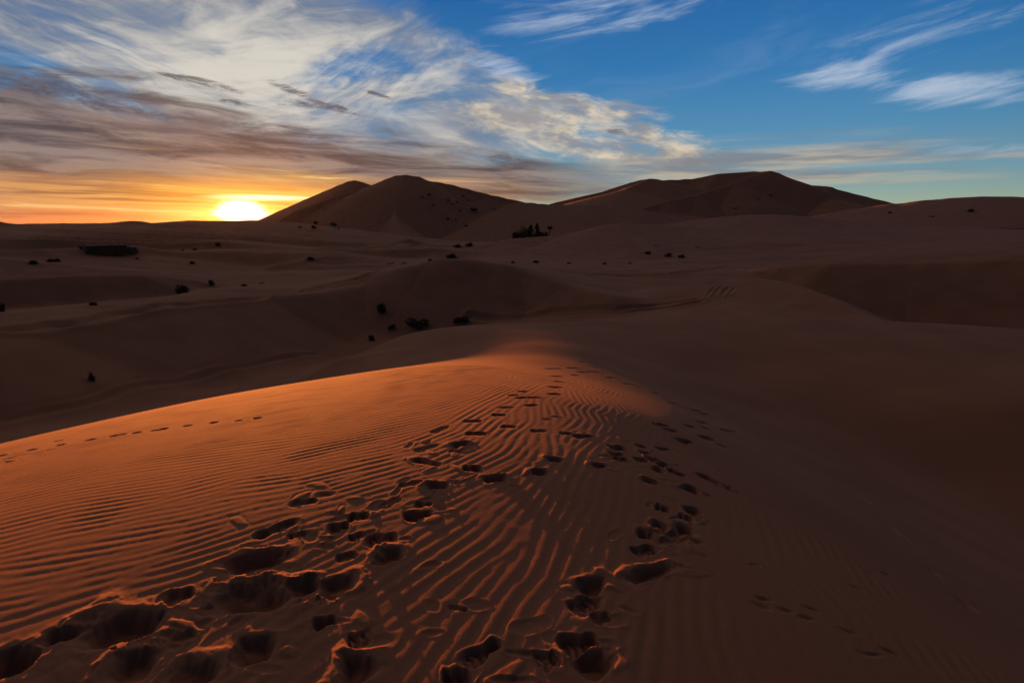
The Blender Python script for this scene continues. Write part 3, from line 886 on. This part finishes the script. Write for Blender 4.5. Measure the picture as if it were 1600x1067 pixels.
HITS.append(dune_object('dune', '', (20, 62), (190, 420), [
    ([(1180, 356, 232), (1240, 347, 238), (1300, 336, 246), (1350, 325, 252), (1400, 317.5, 256), (1450, 312, 260), (1490, 309, 262), (1530, 307, 262), (1570, 307, 262), (1600, 308, 262), (1720, 313, 262), (1900, 330, 260)], .17, .3, 6, .1),
], 1.0, .35, 180))


def hit(px, py):
    best = None
    for g in HITS:
        th = math.degrees(math.atan2(*ray(px, py)[:2]))
        if not (math.degrees(g[0][0]) < th < math.degrees(g[0][-1])): continue
        h_ = hit_grid(*g, px, py)
        if h_ and (best is None or math.hypot(h_[0], h_[1]) < math.hypot(best[0], best[1])): best = h_
    return best



# ------------------------------------------------------------------ plants and camp
rnd = random.Random(11)


def tri_mesh(name, verts, tris):
    me = bpy.data.meshes.new(name); me.from_pydata(verts, [], tris); me.update()
    return me


def tuft_mesh(name, blades, seed, spread=1.0, upright=0.5):
    """a dome of curved grass blades about a buried root, one metre wide and about half as high"""
    q = random.Random(seed); vs, fs = [], []
    lobes = [(q.uniform(-.22, .22), q.uniform(-.22, .22), q.uniform(.7, 1.1)) for _ in range(4)]
    for i in range(blades):
        lx, ly, lk = lobes[i % 4]
        az_ = q.uniform(0, 6.2832); lean = q.uniform(0, 1) ** (.8 + upright * .9) * 1.3
        ln_ = q.uniform(.32, .58) * lk; wd = q.uniform(.012, .03)
        bx, by = lx * spread + q.gauss(0, .05), ly * spread + q.gauss(0, .05)
        d = Vector((math.cos(az_) * math.sin(lean), math.sin(az_) * math.sin(lean), math.cos(lean)))
        sd = Vector((-math.sin(az_), math.cos(az_), 0)) * wd
        p0 = Vector((bx, by, -.06)); p1 = p0 + d * ln_ * .6; p2 = p0 + d * ln_ + Vector((0, 0, -.10 * ln_ * lean))
        n = len(vs)
        vs += [p0 - sd, p0 + sd, p1 - sd * .8, p1 + sd * .8, p2]
        fs += [(n, n + 1, n + 3), (n, n + 3, n + 2), (n + 2, n + 3, n + 4)]
    return tri_mesh(name, [tuple(v) for v in vs], fs)


TUFTS = [tuft_mesh('shrub', 420, 1), tuft_mesh('shrub', 380, 2, 1.3, .3), tuft_mesh('shrub', 260, 3, .7, 1.0)]
SMALL = [tuft_mesh('shrub', 70, 4, 1.2), tuft_mesh('shrub', 80, 5, 1.4, .2), tuft_mesh('shrub', 60, 6, 1.0, .8)]
for m_ in TUFTS + SMALL: m_.materials.append(GRASS)


def leaf_cloud(name, centres, n, size, seed):
    q = random.Random(seed); vs, fs = [], []
    for i in range(n):
        cx, cy, cz, rx, rz = centres[i % len(centres)]
        while True:
            u = Vector((q.uniform(-1, 1), q.uniform(-1, 1), q.uniform(-1, 1)))
            if .25 < u.length < 1: break
        c = Vector((cx + u.x * rx, cy + u.y * rx, cz + u.z * rz))
        a_ = Vector((q.gauss(0, 1), q.gauss(0, 1), q.gauss(0, 1))).normalized() * size * q.uniform(.5, 1.2)
        b_ = Vector((q.gauss(0, 1), q.gauss(0, 1), q.gauss(0, 1))).normalized() * size * q.uniform(.4, .9)
        k = len(vs); vs += [tuple(c - a_), tuple(c + b_), tuple(c + a_), tuple(c - b_)]
        fs += [(k, k + 1, k + 2), (k, k + 2, k + 3)]
    return tri_mesh(name, vs, fs)


def bush_mesh(seed, tall):
    q = random.Random(seed)
    if tall: cs = [(q.uniform(-.2, .2), q.uniform(-.2, .2), t * .5, .30 - .16 * t, .13) for t in (.1, .3, .45, .6, .8, .95)]
    else: cs = [(q.uniform(-.28, .28), q.uniform(-.28, .28), q.uniform(.06, .34), q.uniform(.16, .26), q.uniform(.10, .18)) for _ in range(8)]
    return leaf_cloud('shrub', cs, 620, .062, seed)


BUSH = [bush_mesh(31, False), bush_mesh(32, False), bush_mesh(33, False)]
BUSH_M = plain('desert bush', (0.105, 0.080, 0.042))
for m_ in BUSH: m_.materials.append(BUSH_M)


def shrub(px, py, wpx, hpx, label, group):
    h_ = hit(px, py)
    if not h_: return
    D = math.hypot(h_[0], h_[1])
    wm, hm = wpx * D / F_PX * (.8 if D > 250 else .95), hpx * D / F_PX * (.75 if D > 250 else .9)
    if hpx > wpx: me = TUFTS[2]
    elif hpx > .45 * wpx: me = BUSH[rnd.randrange(3)]
    else: me = (TUFTS if wpx > 12 else SMALL)[rnd.randrange(3)]
    o = bpy.data.objects.new('shrub', me); COL.objects.link(o)
    o.location = (h_[0], h_[1], h_[2] - .03); o.rotation_euler = (0, 0, rnd.uniform(0, 6.28))
    o.scale = (wm, wm, hm / .52)
    o['label'], o['category'] = label, 'shrub'
    if group: o['group'] = group
    return o


GV = 'dry shrubs in the valley before the near dune'
for a in [
    (655, 509, 38, 18, 'largest rounded shrub on the rim of the near dune shoulder', GV),
    (720, 504, 27, 14, 'rounded dark shrub beside the wheel ruts, right of the largest shrub', GV),
    (597, 489, 22, 21, 'tall dark bush on the shaded dune face above the near shoulder', GV),
    (613, 513, 15, 9, 'small shrub just left of the largest rounded shrub', GV),
    (580, 531, 12, 11, 'low grass tuft on the left edge of the near dune shoulder', GV),
    (145, 595, 15, 20, 'upright grassy shrub alone above the wheel track at left', GV),
    (284, 458, 21, 18, 'dark round bush at the right end of the shadowed dune face', GV),
    (145, 477, 13, 6, 'small low shrub in the middle of the dark hollow at left', GV),
    (3, 487, 14, 14, 'shrub cut by the left edge in the dark hollow', GV),
    (52, 412, 20, 7, 'wide flat shrub on the pale dune top at far left', 'shrubs on the far left plain'),
    (82, 408, 17, 5, 'thin flat shrub right of the wide flat one at far left', 'shrubs on the far left plain'),
    (215, 405, 12, 4, 'flat dark shrub below the blue tent', 'shrubs on the far left plain'),
    (300, 412, 9, 5, 'little shrub on the pale dune crest left of the sun glare', 'shrubs on the far left plain'),
    (330, 446, 11, 11, 'round shrub in the hollow right of the dark round bush', GV),
    (384, 447, 15, 5, 'flat shrub on the footpath crest straight below the sun', GV),
    (409, 443, 10, 4, 'small flat shrub right of the one straight below the sun', GV),
    (125, 388, 6, 4, 'tiny shrub left of the dark tent', 'shrubs on the far left plain'),
    (340, 384, 9, 6, 'small shrub on the plain under the left side of the sun', 'shrubs on the far left plain'),
    (285, 392, 9, 4, 'left one of a row of small shrubs under the sun', 'shrubs on the far left plain'),
    (304, 391, 6, 4, 'second shrub in the row under the sun', 'shrubs on the far left plain'),
    (803, 411, 13, 5, 'flat shrub at the left end of the line below the tree clump', 'shrubs along the foot of the right hill'),
    (838, 411, 12, 6, 'second shrub in the line below the tree clump', 'shrubs along the foot of the right hill'),
    (890, 412, 14, 4, 'third shrub in the line below the tree clump', 'shrubs along the foot of the right hill'),
    (945, 413, 8, 4, 'fourth shrub in the line below the tree clump', 'shrubs along the foot of the right hill'),
    (985, 412, 6, 3, 'tiny shrub at the right end of the line below the tree clump', 'shrubs along the foot of the right hill'),
    (1013, 397, 12, 6, 'left one of the three shrubs halfway up the right hill', 'shrubs along the foot of the right hill'),
    (1045, 401, 13, 8, 'middle and tallest of the three shrubs halfway up the right hill', 'shrubs along the foot of the right hill'),
    (1064, 403, 12, 7, 'right one of the three shrubs halfway up the right hill', 'shrubs along the foot of the right hill'),
    (1025, 385, 8, 3, 'tiny shrub above the left one of the three on the right hill', 'shrubs along the foot of the right hill'),
    (1090, 387, 9, 3, 'tiny shrub above the right one of the three on the right hill', 'shrubs along the foot of the right hill'),
    (488, 405, 18, 6, 'wide shrub on the low dune right of the sun glare', 'shrubs at the foot of the peaked dune'),
    (611, 412, 11, 4, 'left one of a close pair at the foot of the peaked dune', 'shrubs at the foot of the peaked dune'),
    (631, 412, 9, 4, 'right one of a close pair at the foot of the peaked dune', 'shrubs at the foot of the peaked dune'),
    (702, 402, 24, 9, 'biggest dark shrub at the foot of the peaked dune', 'shrubs at the foot of the peaked dune'),
    (672, 407, 8, 4, 'small shrub left of the biggest one at the dune foot', 'shrubs at the foot of the peaked dune'),
    (716, 386, 16, 7, 'left end of the scrub strip under the peaked dune', 'shrubs at the foot of the peaked dune'),
    (735, 384, 16, 7, 'right end of the scrub strip under the peaked dune', 'shrubs at the foot of the peaked dune'),
    (494, 350, 9, 7, 'upper left shrub of the group on the peaked dune by the sun', 'shrubs on the left flank of the peaked dune'),
    (521, 353, 13, 8, 'upper right shrub of the group on the peaked dune by the sun', 'shrubs on the left flank of the peaked dune'),
    (490, 357, 15, 7, 'widest shrub of the group on the peaked dune by the sun', 'shrubs on the left flank of the peaked dune'),
    (527, 358, 10, 4, 'lower right shrub of the group on the peaked dune by the sun', 'shrubs on the left flank of the peaked dune'),
    (468, 356, 7, 4, 'lower left shrub of the group on the peaked dune by the sun', 'shrubs on the left flank of the peaked dune'),
    (700, 343, 8, 5, 'left one of three dark shrubs low on the right face of the peaked dune', 'shrubs on the right face of the peaked dune'),
    (712, 345, 5, 6, 'middle one of three dark shrubs low on the right face of the peaked dune', 'shrubs on the right face of the peaked dune'),
    (728, 354, 7, 5, 'lowest of three dark shrubs low on the right face of the peaked dune', 'shrubs on the right face of the peaked dune'),
    (739, 328, 15, 5, 'wide shrub on the sand ledge of the peaked dune', 'shrubs on the right face of the peaked dune'),
    (771, 328, 9, 4, 'shrub farthest right on the face of the peaked dune', 'shrubs on the right face of the peaked dune'),
    (1205, 306, 9, 4, 'dark shrub high on the shaded face of the wide far dune', 'shrubs on the wide far dune'),
    (1184, 312, 7, 3, 'smaller shrub left below the one on the wide far dune face', 'shrubs on the wide far dune'),
    (1053, 300, 5, 2, 'tiny speck of scrub on the lit ridge of the wide far dune', 'shrubs on the wide far dune'),
    (1150, 326, 10, 4, 'low scrub at the bottom of the wide far dune', 'shrubs on the wide far dune'),
    (1515, 331, 15, 6, 'dark shrub on the rounded dune at far right', 'shrubs on the far right dune'),
    (1390, 333, 6, 3, 'tiny shrub left on the rounded dune at far right', 'shrubs on the far right dune'),
    (1455, 339, 9, 3, 'low shrub at the foot of the rounded dune at far right', 'shrubs on the far right dune'),
]: shrub(*a)
for px, py, wp in ((660, 309, 5), (671, 305, 7), (676, 322, 5), (700, 314, 7), (706, 320, 5), (724, 307, 7), (732, 314, 6), (742, 314, 4), (715, 317, 5), (719, 330, 6)):
    shrub(px, py, wp, 4, 'tiny dark scrub speck high on the right face of the peaked dune', 'scrub specks high on the peaked dune')


def limb(vs, fs, p, q_, r0, r1, n=6):
    p, q_ = Vector(p), Vector(q_); ax = (q_ - p).normalized(); u = ax.orthogonal().normalized(); v = ax.cross(u); k = len(vs)
    for c, r_ in ((p, r0), (q_, r1)):
        for i in range(n):
            t = 6.2832 * i / n; vs.append(tuple(c + (u * math.cos(t) + v * math.sin(t)) * r_))
    for i in range(n):
        fs.append((k + i, k + (i + 1) % n, k + n + (i + 1) % n, k + n + i))


def tree(name, px, top_y, base_y, D, wpx, label, shape, seed):
    x, y, _ = P3(px, base_y, D)
    zb = float(height(np.array([[x]]), np.array([[y]]))[0, 0])
    zt = P3(px, top_y, D)[2]; H = max(zt - zb, .6); W = wpx * D / F_PX
    root = bpy.data.objects.new(name, None); COL.objects.link(root); root.location = (x, y, zb)
    root['label'], root['category'], root['group'] = label, 'tree', 'trees in the dark clump on the hill crest'
    q = random.Random(seed); vs, fs = [], []
    stem_h = H * (.72 if shape == 'umbrella' else .45)
    limb(vs, fs, (0, 0, -.3), (0, 0, stem_h), .035 * H, .022 * H)
    for i in range(5):
        a_ = q.uniform(0, 6.28); r_ = W * .35
        limb(vs, fs, (0, 0, stem_h * q.uniform(.4, .95)), (math.cos(a_) * r_, math.sin(a_) * r_, stem_h + H * q.uniform(.05, .2)), .016 * H, .006 * H, 5)
    add('trunk', tri_mesh('trunk', vs, fs), BARK, root)
    if shape == 'umbrella':
        cs = [(q.uniform(-.35, .35) * W, q.uniform(-.35, .35) * W, H * .86, W * .28, H * .11) for _ in range(7)]; n = 420
    elif shape == 'spire':
        cs = [(q.uniform(-.1, .1) * W, q.uniform(-.1, .1) * W, H * t, W * .5 * (1.1 - t * .9), H * .13) for t in (.12, .25, .4, .55, .7, .82, .92)]; n = 1100
    else:
        cs = [(q.uniform(-.3, .3) * W, q.uniform(-.3, .3) * W, H * q.uniform(.25, .82), W * .27, H * .2) for _ in range(10)]; n = 1500
    add('crown', leaf_cloud('crown', cs, n, .16, seed), LEAF, root)


tree('desert_tree', 808, 360, 374, 150, 17, 'low bushy tree at the left end of the dark clump on the hill', 'bush', 1)
tree('desert_tree', 819, 353, 374, 151, 21, 'broad square-topped tree, biggest of the dark clump on the hill', 'bush', 2)
tree('desert_tree', 830, 352, 373, 152, 16, 'pointed tree just right of the square-topped one on the hill', 'spire', 3)
tree('desert_tree', 839, 350, 372, 152, 14, 'tallest spire-topped tree of the dark clump on the hill', 'spire', 4)
tree('desert_tree', 847, 360, 371, 151, 19, 'low dense bush tree between the spires and the umbrella tree', 'bush', 5)
tree('desert_tree', 859, 353.5, 370, 153, 11, 'small umbrella-shaped tree at the right end of the clump', 'umbrella', 6)


def tent(name, px, base_y, D, wpx, hpx, depth, mat, label, peak):
    h_ = hit(px, base_y)
    x, y, z = h_; D = math.hypot(x, y)
    W, H = wpx * D / F_PX, hpx * D / F_PX
    root = bpy.data.objects.new(name, None); COL.objects.link(root)
    root.location = (x, y, z - .15); root.rotation_euler = (0, 0, -math.atan2(x, y) + .12)
    root['label'], root['category'], root['group'] = label, 'tent', 'tents of the desert camp'
    w2, d2 = W / 2, depth / 2; e = H * (.72 if peak else .86)
    vs = [(-w2, -d2, 0), (w2, -d2, 0), (w2, d2, 0), (-w2, d2, 0), (-w2 * .93, -d2 * .8, e), (w2 * .93, -d2 * .8, e), (w2 * .93, d2 * .8, e), (-w2 * .93, d2 * .8, e)]
    add('wall', tri_mesh('wall', vs, [(0, 1, 5, 4), (1, 2, 6, 5), (2, 3, 7, 6), (3, 0, 4, 7)]), mat, root)
    n = 9; rv, rf = [], []
    for i in range(n):
        t = i / (n - 1); xx = (-w2 + W * t) * .97
        sag = .06 * H * math.cos(t * math.pi * 6) if not peak else 0
        rz = H * ((1.0 - .12 * abs(2 * t - 1)) if not peak else 1.0 - .3 * abs(2 * t - 1)) + sag * .5
        rv += [(xx, -d2 * .86, e + .02 + sag * .3), (xx, 0, rz), (xx, d2 * .86, e + .02 + sag * .3)]
    for i in range(n - 1):
        k = i * 3; rf += [(k, k + 3, k + 4, k + 1), (k + 1, k + 4, k + 5, k + 2)]
    add('roof', tri_mesh('roof', rv, rf), mat, root)
    dv = [(-.5, -d2 - .03, 0), (.5, -d2 - .03, 0), (.45, -d2 * .84 - .03, e * .8), (-.45, -d2 * .84 - .03, e * .8)]
    add('door_flap', tri_mesh('door_flap', dv, [(0, 1, 2, 3)]), CLOTH_DARK, root)
    for sx in (-1, 1):
        pv, pf = [], []
        limb(pv, pf, (sx * w2 * 1.02, -d2 * 1.05, 0), (sx * w2 * 1.02, -d2 * 1.05, e), .05, .04)
        add('pole', tri_mesh('pole', pv, pf), BARK, root)


tent('tent', 165, 395, 170, 44, 12, 6, CLOTH_DARK, 'long low dark nomad tent on the plain at far left', False)
tent('tent', 198, 394, 170, 21, 10, 4, CLOTH_BLUE, 'small bluish tent beside the long dark tent', True)


# ------------------------------------------------------------------ evening haze
def haze():
    zlo, zhi = float(Z.min()) - 1.0, 78.0
    rr = 7300.0
    vs = [(x_, y_, z_) for z_ in (zlo, zhi) for x_, y_ in ((-rr, -rr), (rr, -rr), (rr, rr), (-rr, rr))]
    me = bpy.data.meshes.new('haze')
    me.from_pydata(vs, [], [(3, 2, 1, 0), (4, 5, 6, 7), (0, 1, 5, 4), (1, 2, 6, 5), (2, 3, 7, 6), (3, 0, 4, 7)]); me.update()
    m = bpy.data.materials.new('haze'); m.use_nodes = True
    t = m.node_tree; t.nodes.remove(t.nodes['Principled BSDF'])
    v = t.nodes.new('ShaderNodeVolumePrincipled')
    v.inputs['Color'].default_value = (0.92, 0.86, 0.80, 1)
    v.inputs['Density'].default_value = HAZE
    v.inputs['Anisotropy'].default_value = 0.82
    t.links.new(v.outputs[0], t.nodes['Material Output'].inputs['Volume'])
    o = add('haze', me, m)
    o['kind'] = 'stuff'


HAZE = 0.000006
haze()
